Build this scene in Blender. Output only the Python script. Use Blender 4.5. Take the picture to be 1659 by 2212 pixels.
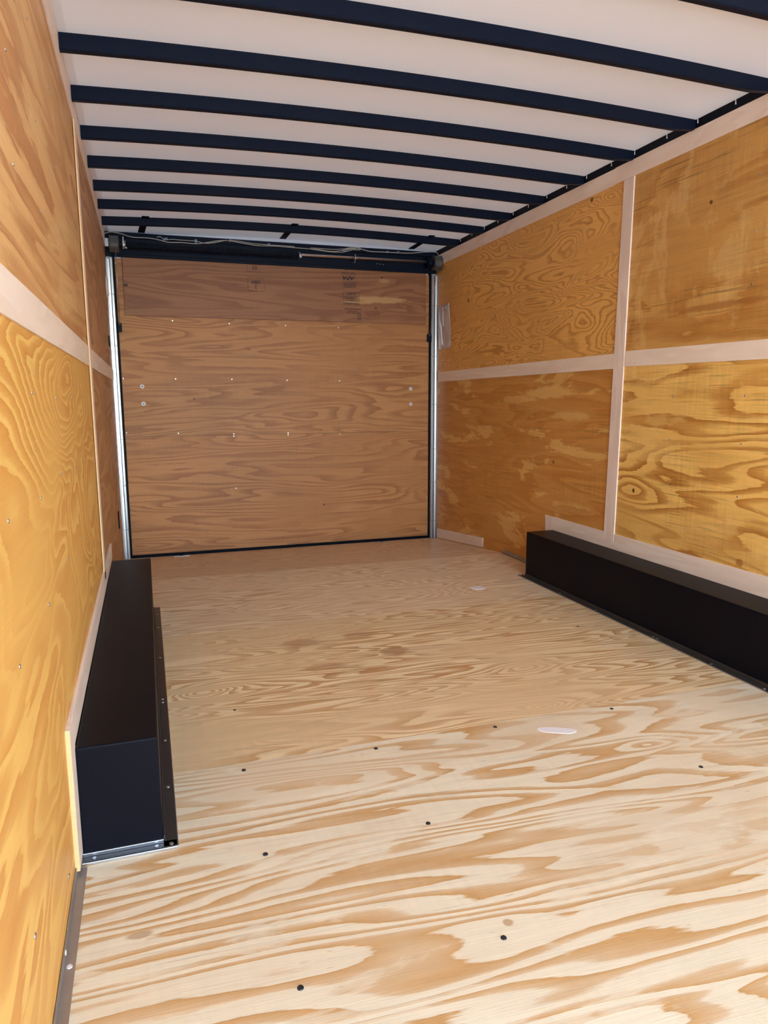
import bpy, bmesh, math, random
from mathutils import Vector, Matrix

for o in list(bpy.data.objects):
    bpy.data.objects.remove(o)
SC = bpy.context.scene
COL = SC.collection
random.seed(7)

# ------------------------------------------------------------------ camera
F_PX, YAW, PITCH, ROLL = 1538.905, 0.320346, 0.158686, -0.0041177
cam_d = bpy.data.cameras.new('camera')
cam = bpy.data.objects.new('camera', cam_d)
COL.objects.link(cam)
cam_d.sensor_fit = 'HORIZONTAL'
cam_d.sensor_width = 36.0
cam_d.lens = F_PX * 36.0 / 1659.0
cam_d.clip_start = 0.02
cam_d.clip_end = 500
fw = Vector((math.sin(YAW) * math.cos(PITCH), math.cos(YAW) * math.cos(PITCH), -math.sin(PITCH)))
rt = Vector((math.cos(YAW), -math.sin(YAW), 0))
up = rt.cross(fw)
r2 = rt * math.cos(ROLL) + up * math.sin(ROLL)
u2 = -rt * math.sin(ROLL) + up * math.cos(ROLL)
M = Matrix(((r2.x, u2.x, -fw.x), (r2.y, u2.y, -fw.y), (r2.z, u2.z, -fw.z))).to_4x4()
M.translation = Vector((0.19802, 0.0, 1.03255))
cam.matrix_world = M
SC.camera = cam

# ------------------------------------------------------------------ daylight
world = bpy.data.worlds.new('daylight')
SC.world = world
world.use_nodes = True
wn = world.node_tree
wn.nodes.clear()
w_out = wn.nodes.new('ShaderNodeOutputWorld')
w_bg = wn.nodes.new('ShaderNodeBackground')
w_sky = wn.nodes.new('ShaderNodeTexSky')
w_sky.sky_type = 'NISHITA'
w_sky.sun_disc = False
w_sky.sun_elevation = math.radians(48)
w_sky.sun_rotation = math.radians(-53)
w_sky.air_density = 1.0
w_sky.dust_density = 1.0
w_bg.inputs['Strength'].default_value = 1.0
wn.links.new(w_sky.outputs[0], w_bg.inputs['Color'])
wn.links.new(w_bg.outputs[0], w_out.inputs['Surface'])

sun_d = bpy.data.lights.new('sun', 'SUN')
sun_d.energy = 14.0
sun_d.angle = math.radians(0.6)
sun_d.color = (0.92, 1.0, 1.06)
sun = bpy.data.objects.new('sun', sun_d)
COL.objects.link(sun)
sun.rotation_euler = Vector((0.60, -0.45, -0.80)).to_track_quat('-Z', 'Y').to_euler()
sun.location = (-6, 5, 8)

SC.view_settings.view_transform = 'Standard'
SC.view_settings.look = 'None'
SC.view_settings.gamma = 1.0
SC.view_settings.use_curve_mapping = False
SC.view_settings.exposure = 1.82
SC.cycles.max_bounces = 14
SC.cycles.diffuse_bounces = 10
SC.cycles.use_denoising = True
SC.cycles.sample_clamp_indirect = 6.0

# ------------------------------------------------------------------ dimensions (metres)
W = 2.44            # inside width; left wall x = 0
Y_OPEN = -1.70      # open end, behind the camera
Y_BACK = 5.42       # ramp door plane
Y_CREASE = 4.20     # the floor starts to drop here
DROP = 0.12
def floor_z(y):
    return 0.0 if y <= Y_CREASE else -DROP * (y - Y_CREASE) / (Y_BACK - Y_CREASE)
def arch(x):        # underside of the roof bows
    return 2.107 + 0.012 * x / W + 0.025 * (1 - ((x - W / 2) / (W / 2)) ** 2)

# ------------------------------------------------------------------ node helpers
def srgb(r, g, b):
    f = lambda c: (c / 255) / 12.92 if c / 255 <= 0.04045 else ((c / 255 + 0.055) / 1.055) ** 2.4
    return (f(r), f(g), f(b), 1.0)

class NB:
    def __init__(self, name):
        self.m = bpy.data.materials.new(name)
        self.m.use_nodes = True
        self.t = self.m.node_tree
        self.t.nodes.clear()
        self.out = self.t.nodes.new('ShaderNodeOutputMaterial')
        self.b = self.t.nodes.new('ShaderNodeBsdfPrincipled')
        self.t.links.new(self.b.outputs[0], self.out.inputs[0])
    def n(self, typ):
        return self.t.nodes.new(typ)
    def put(self, sock, v):
        if isinstance(v, bpy.types.NodeSocket):
            self.t.links.new(v, sock)
        else:
            sock.default_value = v
    def math(self, op, a, b=0.0, c=0.0, clamp=False):
        n = self.n('ShaderNodeMath'); n.operation = op; n.use_clamp = clamp
        self.put(n.inputs[0], a); self.put(n.inputs[1], b); self.put(n.inputs[2], c)
        return n.outputs[0]
    def add(self, a, b): return self.math('ADD', a, b)
    def mul(self, a, b): return self.math('MULTIPLY', a, b)
    def sub(self, a, b): return self.math('SUBTRACT', a, b)
    def xyz(self):
        tc = self.n('ShaderNodeTexCoord'); s = self.n('ShaderNodeSeparateXYZ')
        self.t.links.new(tc.outputs['Object'], s.inputs[0])
        return s.outputs
    def vec(self, x, y, z=0.0):
        c = self.n('ShaderNodeCombineXYZ')
        self.put(c.inputs[0], x); self.put(c.inputs[1], y); self.put(c.inputs[2], z)
        return c.outputs[0]
    def noise(self, v, scale=1.0, detail=2.0, rough=0.5, dist=0.0):
        n = self.n('ShaderNodeTexNoise')
        self.put(n.inputs['Vector'], v)
        n.inputs['Scale'].default_value = scale
        n.inputs['Detail'].default_value = detail
        n.inputs['Roughness'].default_value = rough
        n.inputs['Distortion'].default_value = dist
        return n.outputs['Fac']
    def ramp(self, f, stops, interp='LINEAR'):
        n = self.n('ShaderNodeValToRGB'); n.color_ramp.interpolation = interp
        e = n.color_ramp.elements
        while len(e) < len(stops): e.new(0.5)
        for k, (p, c) in enumerate(stops):
            e[k].position = p
            e[k].color = c if len(c) == 4 else (*c, 1)
        self.put(n.inputs[0], f)
        return n.outputs[0]
    def smooth(self, f, a, b):
        n = self.n('ShaderNodeMapRange'); n.interpolation_type = 'SMOOTHSTEP'
        self.put(n.inputs[0], f); n.inputs[1].default_value = a; n.inputs[2].default_value = b
        return n.outputs[0]
    def mix(self, f, a, b, mode='MIX'):
        n = self.n('ShaderNodeMix'); n.data_type = 'RGBA'; n.blend_type = mode
        self.put(n.inputs[0], f); self.put(n.inputs[6], a); self.put(n.inputs[7], b)
        return n.outputs[2]
    def scale_col(self, c, f):
        return self.mix(1.0, c, self.vec(f, f, f), 'MULTIPLY')

def mat_plain(name, col, rough=0.5, metal=0.0, spec=0.5, bump=0.0, bscale=200.0, var=0.0, vscale=3.0):
    k = NB(name)
    x, y, z = k.xyz()
    c = k.vec(col[0], col[1], col[2])
    if var:
        n = k.noise(k.vec(x, y, z), vscale, 4, 0.6)
        c = k.scale_col(c, k.add(1.0 - var, k.mul(n, 2 * var)))
    k.put(k.b.inputs['Base Color'], c)
    k.b.inputs['Roughness'].default_value = rough
    k.b.inputs['Metallic'].default_value = metal
    k.b.inputs['Specular IOR Level'].default_value = spec
    if bump:
        bn = k.n('ShaderNodeBump'); bn.inputs['Strength'].default_value = bump
        bn.inputs['Distance'].default_value = 0.002
        k.put(bn.inputs['Height'], k.noise(k.vec(x, y, z), bscale, 3, 0.6))
        k.t.links.new(bn.outputs[0], k.b.inputs['Normal'])
    return k.m

def wood(name, plane, light, dark, sa=1.0, sb=6.0, K=7.0, seed=0.0, dist=0.3, detail=2.0, tilt=0.0,
         edges=(0.30, 0.52, 0.80, 0.97), jag=0.10, knots=(), blot=None, blot_col=None, contrast=1.0,
         streak=0.10, rough=0.5, spec=0.35, tone=0.12, marks=(), bend=0.0, gain=(1, 1, 1), checks=0.0):
    """Rotary-cut plywood face. plane: which object axes run along and across the grain.
    Growth rings are the level lines of a stretched noise field; knots raise the field locally."""
    k = NB(name)
    ax = dict(zip('xyz', k.xyz()))
    a, b = ax[plane[0]], ax[plane[1]]
    if tilt:
        b = k.add(b, k.mul(a, tilt))
    low = k.noise(k.vec(k.mul(a, sa), k.mul(b, sb), seed), 1.0, detail, 0.45, dist)
    h = k.mul(low, K)
    if bend:
        h = k.add(h, k.mul(b, bend))
    jg = k.noise(k.vec(k.mul(a, 7.0), k.mul(b, 60.0), seed + 3.1), 1.0, 3, 0.65)
    h = k.add(h, k.mul(k.sub(jg, 0.5), jag * 2))
    grow = None
    for (ka, kb, ra, rb, amp) in knots:
        da = k.mul(k.sub(ax[plane[0]], ka), 1.0 / ra)
        db = k.mul(k.sub(ax[plane[1]], kb), 1.0 / rb)
        d2 = k.add(k.mul(da, da), k.mul(db, db))
        h = k.add(h, k.mul(k.math('DIVIDE', 1.0, k.add(1.0, d2)), amp))
    r = k.math('FRACT', h)
    e0, e1, e2, e3 = edges
    f = k.ramp(r, [(0.0, (0, 0, 0)), (e0, (0.04,) * 3), (e1, (0.62,) * 3), (e2, (0.92,) * 3), ((e2 + e3) / 2, (1, 1, 1)), (e3, (0.05,) * 3)])
    # rings fade where the cut runs flat
    cn = k.noise(k.vec(k.mul(a, 1.7), k.mul(b, 3.5), seed + 9.0), 1.0, 2, 0.5)
    cf = k.math('MULTIPLY', k.smooth(cn, 0.22, 0.62), contrast, clamp=True)
    f = k.add(k.mul(f, cf), k.mul(k.sub(1.0, cf), 0.38))
    c = k.mix(f, light, dark)
    if blot:                                   # pale torn patches
        bs_a, bs_b, lo, hi, amt = blot
        bn = k.noise(k.vec(k.mul(a, bs_a), k.mul(b, bs_b), seed + 17.0), 1.0, 5, 0.62, 0.5)
        c = k.mix(k.mul(k.smooth(bn, lo, hi), amt), c, blot_col or light)
    # fibres
    fb = k.noise(k.vec(k.mul(a, 9.0), k.mul(b, 300.0), seed), 1.0, 3, 0.7)
    fb2 = k.noise(k.vec(k.mul(a, 2.2), k.mul(b, 45.0), seed + 5), 1.0, 3, 0.6)
    tn = k.noise(k.vec(k.mul(a, 0.9), k.mul(b, 1.3), seed + 21), 1.0, 3, 0.55)
    g = k.add(k.mul(k.sub(fb, 0.5), streak * 2), k.mul(k.sub(fb2, 0.5), streak * 2))
    g = k.add(g, k.mul(k.sub(tn, 0.5), tone * 3))
    c = k.scale_col(c, k.add(1.0, g))
    # small dark pores
    po = k.noise(k.vec(k.mul(a, 22.0), k.mul(b, 170.0), seed + 31), 1.0, 1, 0.5)
    c = k.scale_col(c, k.sub(1.0, k.mul(k.smooth(po, 0.74, 0.84), 0.35)))
    if checks:                                 # fine dark checks along the grain and knife chatter across it
        ck = k.noise(k.vec(k.mul(a, 4.0), k.mul(b, 130.0), seed + 51), 1.0, 2, 0.5)
        cz = k.noise(k.vec(k.mul(a, 1.5), k.mul(b, 4.0), seed + 52), 1.0, 2, 0.5)
        c = k.scale_col(c, k.sub(1.0, k.mul(k.mul(k.smooth(ck, 0.55, 0.72), k.smooth(cz, 0.40, 0.62)), checks)))
        ch = k.noise(k.vec(k.mul(a, 60.0), k.mul(b, 5.0), seed + 53), 1.0, 2, 0.5)
        c = k.scale_col(c, k.add(1.0, k.mul(k.mul(k.sub(ch, 0.5), k.smooth(cz, 0.35, 0.65)), checks * 0.9)))
    for (ma, mb, ra, rb, col, amt) in marks:   # knots, stains and scuffs with a place of their own
        wob = k.noise(k.vec(k.mul(a, 14.0), k.mul(b, 30.0), seed + 40), 1.0, 3, 0.6)
        da = k.mul(k.sub(ax[plane[0]], ma), 1.0 / ra)
        db = k.mul(k.sub(ax[plane[1]], mb), 1.0 / rb)
        d = k.add(k.math('SQRT', k.add(k.mul(da, da), k.mul(db, db))), k.mul(k.sub(wob, 0.5), 1.1))
        c = k.mix(k.mul(k.sub(1.0, k.smooth(d, 0.55, 1.05)), amt), c, col)
    c = k.mix(1.0, c, k.vec(*gain), 'MULTIPLY')
    k.put(k.b.inputs['Base Color'], c)
    k.b.inputs['Roughness'].default_value = rough
    k.b.inputs['Specular IOR Level'].default_value = spec
    bp = k.n('ShaderNodeBump'); bp.inputs['Strength'].default_value = 0.25; bp.inputs['Distance'].default_value = 0.0015
    k.put(bp.inputs['Height'], k.add(fb, k.mul(f, 0.4)))
    k.t.links.new(bp.outputs[0], k.b.inputs['Normal'])
    return k.m

# ------------------------------------------------------------------ materials
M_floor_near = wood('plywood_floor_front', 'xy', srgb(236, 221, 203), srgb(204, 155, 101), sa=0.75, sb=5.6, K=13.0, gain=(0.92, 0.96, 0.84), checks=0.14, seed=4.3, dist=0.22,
                    tilt=0.05, edges=(0.42, 0.52, 0.86, 0.95), jag=0.16, knots=((1.58, 1.66, 0.10, 0.05, 2.2), (1.30, 1.62, 0.22, 0.05, 1.6), (0.83, 1.13, 0.08, 0.03, 0.5)),
                    blot=(2.2, 9.0, 0.55, 0.62, 0.6), blot_col=srgb(238, 225, 208), streak=0.085, rough=0.42, spec=0.4, tone=0.07,
                    marks=((0.83, 1.13, 0.012, 0.012, srgb(176, 132, 84), 0.7), (0.13, 1.33, 0.03, 0.012, srgb(168, 122, 74), 0.6)))
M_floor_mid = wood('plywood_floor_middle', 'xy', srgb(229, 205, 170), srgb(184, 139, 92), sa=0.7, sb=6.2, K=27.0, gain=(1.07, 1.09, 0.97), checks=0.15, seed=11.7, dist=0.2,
                   tilt=0.03, edges=(0.36, 0.52, 0.84, 0.96), jag=0.12,
                   knots=((0.343, 2.479, 0.11, 0.05, 7.0), (0.522, 2.079, 0.07, 0.03, 4.0), (1.426, 1.985, 0.06, 0.03, 4.0), (1.54, 2.334, 0.12, 0.045, 5.0)),
                   streak=0.11, rough=0.42, spec=0.4, tone=0.08,
                   marks=((1.04, 2.90, 0.09, 0.05, srgb(150, 100, 62), 0.45), (0.78, 2.88, 0.10, 0.06, srgb(150, 100, 64), 0.5), (1.12, 2.66, 0.07, 0.06, srgb(140, 88, 55), 0.55), (0.80, 2.58, 0.10, 0.04, srgb(155, 105, 66), 0.5), (0.93, 2.50, 0.16, 0.025, srgb(160, 110, 70), 0.4)))
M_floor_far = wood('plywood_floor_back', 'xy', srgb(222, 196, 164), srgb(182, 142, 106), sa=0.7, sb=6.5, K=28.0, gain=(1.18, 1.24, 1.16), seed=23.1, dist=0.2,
                   edges=(0.36, 0.55, 0.84, 0.96), jag=0.12, streak=0.13, rough=0.45, spec=0.4, tone=0.10)
M_wall_rn_low = wood('plywood_right_front_lower', 'yz', srgb(232, 188, 108), srgb(174, 114, 46), sa=0.9, sb=4.6, K=9.0, gain=(1.08, 1.07, 1.0), checks=0.42, seed=31.0, dist=0.4,
                     edges=(0.38, 0.56, 0.84, 0.95), jag=0.22, knots=((2.89, 0.58, 0.16, 0.07, 2.4),), blot=(1.6, 4.5, 0.50, 0.58, 0.45),
                     blot_col=srgb(236, 196, 122), streak=0.17, tone=0.14, rough=0.45,
                     marks=((2.891, 0.581, 0.010, 0.012, srgb(70, 35, 12), 0.9), (2.49, 0.34, 0.10, 0.03, srgb(150, 90, 34), 0.7), (2.21, 0.37, 0.022, 0.02, srgb(140, 85, 34), 0.7)))
M_wall_rn_up = wood('plywood_right_front_upper', 'yz', srgb(208, 160, 90), srgb(172, 112, 46), sa=0.9, sb=2.6, K=7.0, checks=0.4, seed=37.5, dist=0.6,
                    edges=(0.3, 0.55, 0.8, 0.97), jag=0.35, blot=(7.5, 4.0, 0.52, 0.64, 0.6), blot_col=srgb(216, 174, 110), streak=0.17, tone=0.14, contrast=0.8, rough=0.45,
                    marks=((2.495, 1.817, 0.012, 0.010, srgb(80, 42, 16), 0.9), (2.40, 1.40, 0.30, 0.018, srgb(150, 92, 40), 0.6)))
M_wall_rf_low = wood('plywood_right_back_lower', 'yz', srgb(204, 150, 86), srgb(182, 120, 56), sa=0.7, sb=4.4, K=9.0, gain=(1.0, 0.96, 0.82), checks=0.35, seed=41.3, dist=0.4,
                     edges=(0.3, 0.55, 0.85, 0.97), jag=0.25, blot=(1.8, 7.0, 0.56, 0.61, 0.8), blot_col=srgb(224, 182, 116), streak=0.16, tone=0.12, contrast=0.7, rough=0.45,
                     marks=((3.62, 0.66, 0.012, 0.012, srgb(80, 42, 16), 0.8), (3.70, 1.06, 0.30, 0.04, srgb(226, 186, 120), 0.8), (3.45, 0.93, 0.22, 0.03, srgb(226, 186, 120), 0.6), (4.1, 1.02, 0.2, 0.03, srgb(222, 180, 116), 0.6)))
M_wall_rf_up = wood('plywood_right_back_upper', 'yz', srgb(216, 162, 94), srgb(164, 106, 50), sa=1.2, sb=4.2, K=26.0, gain=(1.22, 1.28, 1.15), checks=0.2, seed=47.9, dist=0.8,
                    edges=(0.50, 0.66, 0.86, 0.96), jag=0.30, knots=((3.18, 2.02, 0.12, 0.05, 5.0), (3.35, 1.42, 0.10, 0.05, 5.0)), streak=0.15, tone=0.12, contrast=0.75, rough=0.45,
                    marks=((3.339, 2.034, 0.012, 0.014, srgb(60, 30, 12), 0.9), (4.815, 1.718, 0.014, 0.018, srgb(60, 30, 12), 0.9)))
M_wall_ln_low = wood('plywood_left_front_lower', 'yz', srgb(246, 202, 122), srgb(218, 153, 80), sa=1.0, sb=3.0, K=17.0, gain=(0.85, 0.82, 0.68), seed=53.2, dist=0.5,
                     edges=(0.12, 0.34, 0.80, 0.92), jag=0.26, knots=((2.15, 1.06, 0.50, 0.16, 12.0),), streak=0.075, tone=0.06, rough=0.5)
M_wall_ln_up = wood('plywood_left_front_upper', 'yz', srgb(222, 176, 118), srgb(186, 130, 80), sa=0.6, sb=5.6, K=7.0, gain=(0.93, 0.9, 0.86), checks=0.15, seed=59.4, dist=0.4,
                    edges=(0.34, 0.52, 0.84, 0.96), jag=0.22, blot=(1.2, 7.0, 0.53, 0.61, 0.65), blot_col=srgb(228, 188, 130), streak=0.10, tone=0.08, rough=0.5,
                    marks=((1.65, 1.80, 0.03, 0.010, srgb(110, 70, 40), 0.7),))
M_wall_lf_low = wood('plywood_left_back_lower', 'yz', srgb(190, 144, 96), srgb(160, 112, 68), sa=0.8, sb=5.0, K=6.0, seed=61.2, streak=0.07)
M_wall_lf_up = wood('plywood_left_back_upper', 'yz', srgb(192, 146, 102), srgb(158, 110, 72), sa=0.8, sb=4.0, K=8.0, seed=67.2, streak=0.07)
M_door_low = wood('plywood_door_lower', 'xz', srgb(200, 142, 86), srgb(158, 100, 54), sa=0.5, sb=4.6, K=17.0, gain=(0.8, 0.75, 0.68), checks=0.2, seed=71.8, dist=0.3,
                  edges=(0.40, 0.60, 0.86, 0.97), jag=0.22, knots=((1.05, 0.82, 0.75, 0.12, 5.0),), streak=0.14, tone=0.14, rough=0.5, contrast=0.85,
                  marks=((1.50, 0.205, 0.010, 0.008, srgb(60, 36, 20), 0.9),))
M_door_mid = wood('plywood_door_middle', 'xz', srgb(194, 138, 86), srgb(156, 100, 58), sa=0.55, sb=4.6, K=14.0, gain=(0.86, 0.83, 0.72), checks=0.2, seed=77.7, dist=0.5,
                  edges=(0.40, 0.60, 0.86, 0.97), jag=0.26, streak=0.14, tone=0.14, rough=0.5, contrast=0.85,
                  marks=((0.95, 1.39, 0.018, 0.006, srgb(110, 70, 44), 0.8), (1.02, 1.06, 0.03, 0.008, srgb(140, 86, 54), 0.7), (0.545, 1.03, 0.012, 0.012, srgb(120, 76, 48), 0.7)))
M_door_flap = wood('plywood_door_flap', 'xz', srgb(172, 120, 80), srgb(140, 88, 54), sa=0.6, sb=4.4, K=10.0, gain=(0.78, 0.73, 0.69), seed=83.3, dist=0.5,
                   edges=(0.40, 0.60, 0.86, 0.97), jag=0.26, streak=0.14, tone=0.16, rough=0.5, contrast=0.8,
                   marks=((0.118, 1.81, 0.016, 0.012, srgb(58, 34, 26), 0.9), (1.97, 1.78, 0.24, 0.030, srgb(206, 168, 112), 0.8), (1.78, 1.755, 0.14, 0.018, srgb(206, 168, 112), 0.7), (2.0, 1.92, 0.05, 0.018, srgb(200, 158, 108), 0.6),
                          (1.93, 1.715, 0.010, 0.008, srgb(90, 50, 30), 0.9), (1.98, 1.945, 0.010, 0.008, srgb(90, 46, 28), 0.9), (1.90, 1.675, 0.07, 0.025, srgb(140, 84, 52), 0.7)))
M_batten = wood('birch_batten', 'yz', srgb(237, 219, 201), srgb(228, 206, 186), sa=1.5, sb=9.0, K=5.0, seed=90.0, streak=0.04, tone=0.05, rough=0.55)
M_batten_post = wood('birch_batten_upright', 'zy', srgb(234, 216, 200), srgb(224, 202, 186), sa=1.5, sb=9.0, K=5.0, seed=93.0, streak=0.04, tone=0.05, rough=0.55)
k = NB('white_roof_skin')             # thin white fibreglass skin that lets a little daylight through
k.b.inputs['Base Color'].default_value = srgb(232, 231, 230)
k.b.inputs['Roughness'].default_value = 0.45
_tl = k.n('ShaderNodeBsdfTranslucent'); _tl.inputs['Color'].default_value = (1, 0.97, 0.93, 1)
_mx = k.n('ShaderNodeMixShader'); _mx.inputs[0].default_value = 0.006
k.t.links.new(k.b.outputs[0], _mx.inputs[1]); k.t.links.new(_tl.outputs[0], _mx.inputs[2]); k.t.links.new(_mx.outputs[0], k.out.inputs[0])
M_ceiling = k.m
M_black = mat_plain('black_painted_steel', (0.0045, 0.0075, 0.017), 0.45, spec=0.10, var=0.12, vscale=30)
M_black_d = mat_plain('black_rail_steel', (0.003, 0.004, 0.009), 0.5, spec=0.10)
M_box = mat_plain('black_wheel_box_steel', (0.004, 0.004, 0.007), 0.42, spec=0.08, var=0.2, vscale=4, bump=0.05, bscale=300)
M_rubber = mat_plain('black_rubber', (0.002, 0.003, 0.007), 0.55, spec=0.1)
M_galv = mat_plain('galvanised_steel', (0.47, 0.48, 0.50), 0.32, metal=1.0, var=0.06, vscale=25)
M_flange = mat_plain('grey_steel_strip', (0.40, 0.36, 0.32), 0.42, metal=0.7, var=0.15, vscale=20)
M_bright = mat_plain('bright_aluminium', (0.62, 0.64, 0.68), 0.28, metal=1.0)
M_strip = mat_plain('dark_steel_strip', (0.045, 0.040, 0.036), 0.35, metal=0.3)
M_edge = mat_plain('plywood_edge', srgb(222, 178, 122), 0.7, var=0.15, vscale=90)
M_screw = mat_plain('zinc_screw', (0.42, 0.42, 0.42), 0.35, metal=0.9)
M_screw_l = mat_plain('bright_screw', (0.80, 0.78, 0.74), 0.3, metal=0.3)
M_screw_d = mat_plain('dark_screw', srgb(62, 66, 72), 0.35, metal=0.7)
M_white = mat_plain('white_plastic', srgb(225, 222, 216), 0.45)
M_wire = mat_plain('cream_wire', srgb(190, 182, 168), 0.5)
M_conn = mat_plain('blue_grey_connector', srgb(128, 146, 168), 0.5)
M_ink = mat_plain('black_ink', srgb(52, 36, 28), 0.7)
M_filler = mat_plain('white_filler', srgb(232, 228, 226), 0.6, var=0.06, vscale=60)
M_ext = mat_plain('white_outer_skin', srgb(235, 235, 235), 0.4)
M_ground = mat_plain('gravel_ground', srgb(168, 174, 180), 0.9, var=0.15, vscale=4)
M_spring = mat_plain('oiled_spring_steel', (0.006, 0.009, 0.018), 0.4, spec=0.12)
M_drum = mat_plain('dull_cast_drum', (0.16, 0.155, 0.15), 0.45, metal=0.6)
M_shaft = mat_plain('zinc_shaft', (0.55, 0.50, 0.44), 0.32, metal=1.0, var=0.2, vscale=12)

k = NB('clear_plastic_bag')
_tr = k.n('ShaderNodeBsdfTransparent'); _mx = k.n('ShaderNodeMixShader'); _mx.inputs[0].default_value = 0.80
k.b.inputs['Base Color'].default_value = srgb(206, 190, 182)
k.b.inputs['Roughness'].default_value = 0.22
k.t.links.new(_tr.outputs[0], _mx.inputs[1]); k.t.links.new(k.b.outputs[0], _mx.inputs[2]); k.t.links.new(_mx.outputs[0], k.out.inputs[0])
M_bag = k.m

# ------------------------------------------------------------------ mesh helpers
def box(bm, x0, x1, y0, y1, z0, z1, mi=0):
    vs = [bm.verts.new((x, y, z)) for x in (x0, x1) for y in (y0, y1) for z in (z0, z1)]
    fs = []
    for q in ((0, 1, 3, 2), (4, 6, 7, 5), (0, 4, 5, 1), (2, 3, 7, 6), (0, 2, 6, 4), (1, 5, 7, 3)):
        f = bm.faces.new([vs[i] for i in q]); f.material_index = mi; fs.append(f)
    return vs

def hexa(bm, p, mi=0):
    """p: 8 corners, bottom ring then top ring, both counter-clockwise."""
    vs = [bm.verts.new(v) for v in p]
    for q in ((3, 2, 1, 0), (4, 5, 6, 7), (0, 1, 5, 4), (1, 2, 6, 5), (2, 3, 7, 6), (3, 0, 4, 7)):
        bm.faces.new([vs[i] for i in q]).material_index = mi
    return vs

def cyl(bm, p0, p1, r0, r1=None, n=20, cap=True):
    r1 = r0 if r1 is None else r1
    p0, p1 = Vector(p0), Vector(p1)
    d = (p1 - p0).normalized()
    u = d.orthogonal().normalized(); v = d.cross(u)
    a = [bm.verts.new(p0 + (u * math.cos(t) + v * math.sin(t)) * r0) for t in [2 * math.pi * i / n for i in range(n)]]
    b = [bm.verts.new(p1 + (u * math.cos(t) + v * math.sin(t)) * r1) for t in [2 * math.pi * i / n for i in range(n)]]
    for i in range(n):
        f = bm.faces.new((a[i], a[(i + 1) % n], b[(i + 1) % n], b[i])); f.smooth = True
    if cap:
        bm.faces.new(list(reversed(a))); bm.faces.new(b)

def tube(bm, pts, r, n=8):
    pts = [Vector(p) for p in pts]
    rings = []
    u = None
    for i, p in enumerate(pts):
        d = (pts[min(i + 1, len(pts) - 1)] - pts[max(i - 1, 0)]).normalized()
        if u is None:
            u = d.orthogonal().normalized()
        u = (u - d * u.dot(d)).normalized()
        v = d.cross(u)
        rings.append([bm.verts.new(p + (u * math.cos(t) + v * math.sin(t)) * r) for t in [2 * math.pi * j / n for j in range(n)]])
    for a, b in zip(rings, rings[1:]):
        for j in range(n):
            f = bm.faces.new((a[j], a[(j + 1) % n], b[(j + 1) % n], b[j])); f.smooth = True
    bm.faces.new(list(reversed(rings[0]))); bm.faces.new(rings[-1])

def spline(pts, m=6):
    P = [Vector(p) for p in pts]
    P = [P[0] * 2 - P[1]] + P + [P[-1] * 2 - P[-2]]
    out = []
    for i in range(1, len(P) - 2):
        for s in range(m):
            t = s / m
            out.append(0.5 * ((2 * P[i]) + (P[i + 1] - P[i - 1]) * t + (2 * P[i - 1] - 5 * P[i] + 4 * P[i + 1] - P[i + 2]) * t * t + (3 * P[i] - P[i - 1] - 3 * P[i + 1] + P[i + 2]) * t ** 3))
    out.append(P[-2])
    return out

def prism(bm, prof, z0, z1, z_at=None):
    """closed profile in (x, y), extruded in z"""
    a = [bm.verts.new((x, y, z0)) for x, y in prof]
    b = [bm.verts.new((x, y, z1)) for x, y in prof]
    n = len(prof)
    for i in range(n):
        bm.faces.new((a[i], a[(i + 1) % n], b[(i + 1) % n], b[i]))
    bm.faces.new(list(reversed(a))); bm.faces.new(b)

def link(name, bm, mats, parent=None, loc=(0, 0, 0), bevel=0.0):
    bmesh.ops.recalc_face_normals(bm, faces=bm.faces)
    loc = Vector(loc)
    me = bpy.data.meshes.new(name)
    if loc.length:
        for v in bm.verts: v.co -= loc
    bm.to_mesh(me); bm.free()
    for m in (mats if isinstance(mats, (list, tuple)) else [mats]):
        me.materials.append(m)
    o = bpy.data.objects.new(name, me)
    COL.objects.link(o)
    if parent is not None:
        o.parent = parent
        o.location = loc - Vector(parent['_at']) if '_at' in parent else loc
    else:
        o.location = loc
    if bevel:
        md = o.modifiers.new('bevel', 'BEVEL'); md.width = bevel; md.segments = 2; md.limit_method = 'ANGLE'
    return o

def thing(name, label, cat, at=(0, 0, 0), group=None):
    o = bpy.data.objects.new(name, None)
    COL.objects.link(o)
    o.location = at
    o.empty_display_size = 0.1
    o['_at'] = list(at)
    o['label'] = label; o['category'] = cat
    if group: o['group'] = group
    return o

def struct(o, label=None):
    o['kind'] = 'structure'
    if label: o['label'] = label
    return o

def part(name, bm, mats, root, bevel=0.0):
    return link(name, bm, mats, root, loc=Vector(root['_at']) if '_at' in root else (0, 0, 0), bevel=bevel)

def part_at(name, make, mats, parent, loc):
    """small repeated part with its own origin"""
    bm = bmesh.new(); make(bm)
    return link(name, bm, mats, parent, bevel=0)

# ------------------------------------------------------------------ ground outside
bm = bmesh.new()
vs = [bm.verts.new(p) for p in ((-40, -40, -0.55), (40, -40, -0.55), (40, 40, -0.55), (-40, 40, -0.55))]
bm.faces.new(vs)
struct(link('ground', bm, M_ground))

# ------------------------------------------------------------------ floor
bm = bmesh.new()
def floor_slab(y0, y1, mi):
    z0, z1 = floor_z(y0), floor_z(y1)
    hexa(bm, [(-0.05, y0, z0 - 0.03), (W + 0.05, y0, z0 - 0.03), (W + 0.05, y1, z1 - 0.03), (-0.05, y1, z1 - 0.03),
              (-0.05, y0, z0), (W + 0.05, y0, z0), (W + 0.05, y1, z1), (-0.05, y1, z1)], mi)
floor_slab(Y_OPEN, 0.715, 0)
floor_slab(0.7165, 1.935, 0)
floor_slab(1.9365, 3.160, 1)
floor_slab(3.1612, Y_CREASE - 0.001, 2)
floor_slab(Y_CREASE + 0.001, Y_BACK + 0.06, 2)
floor = struct(link('floor', bm, [M_floor_near, M_floor_mid, M_floor_far]))

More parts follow.
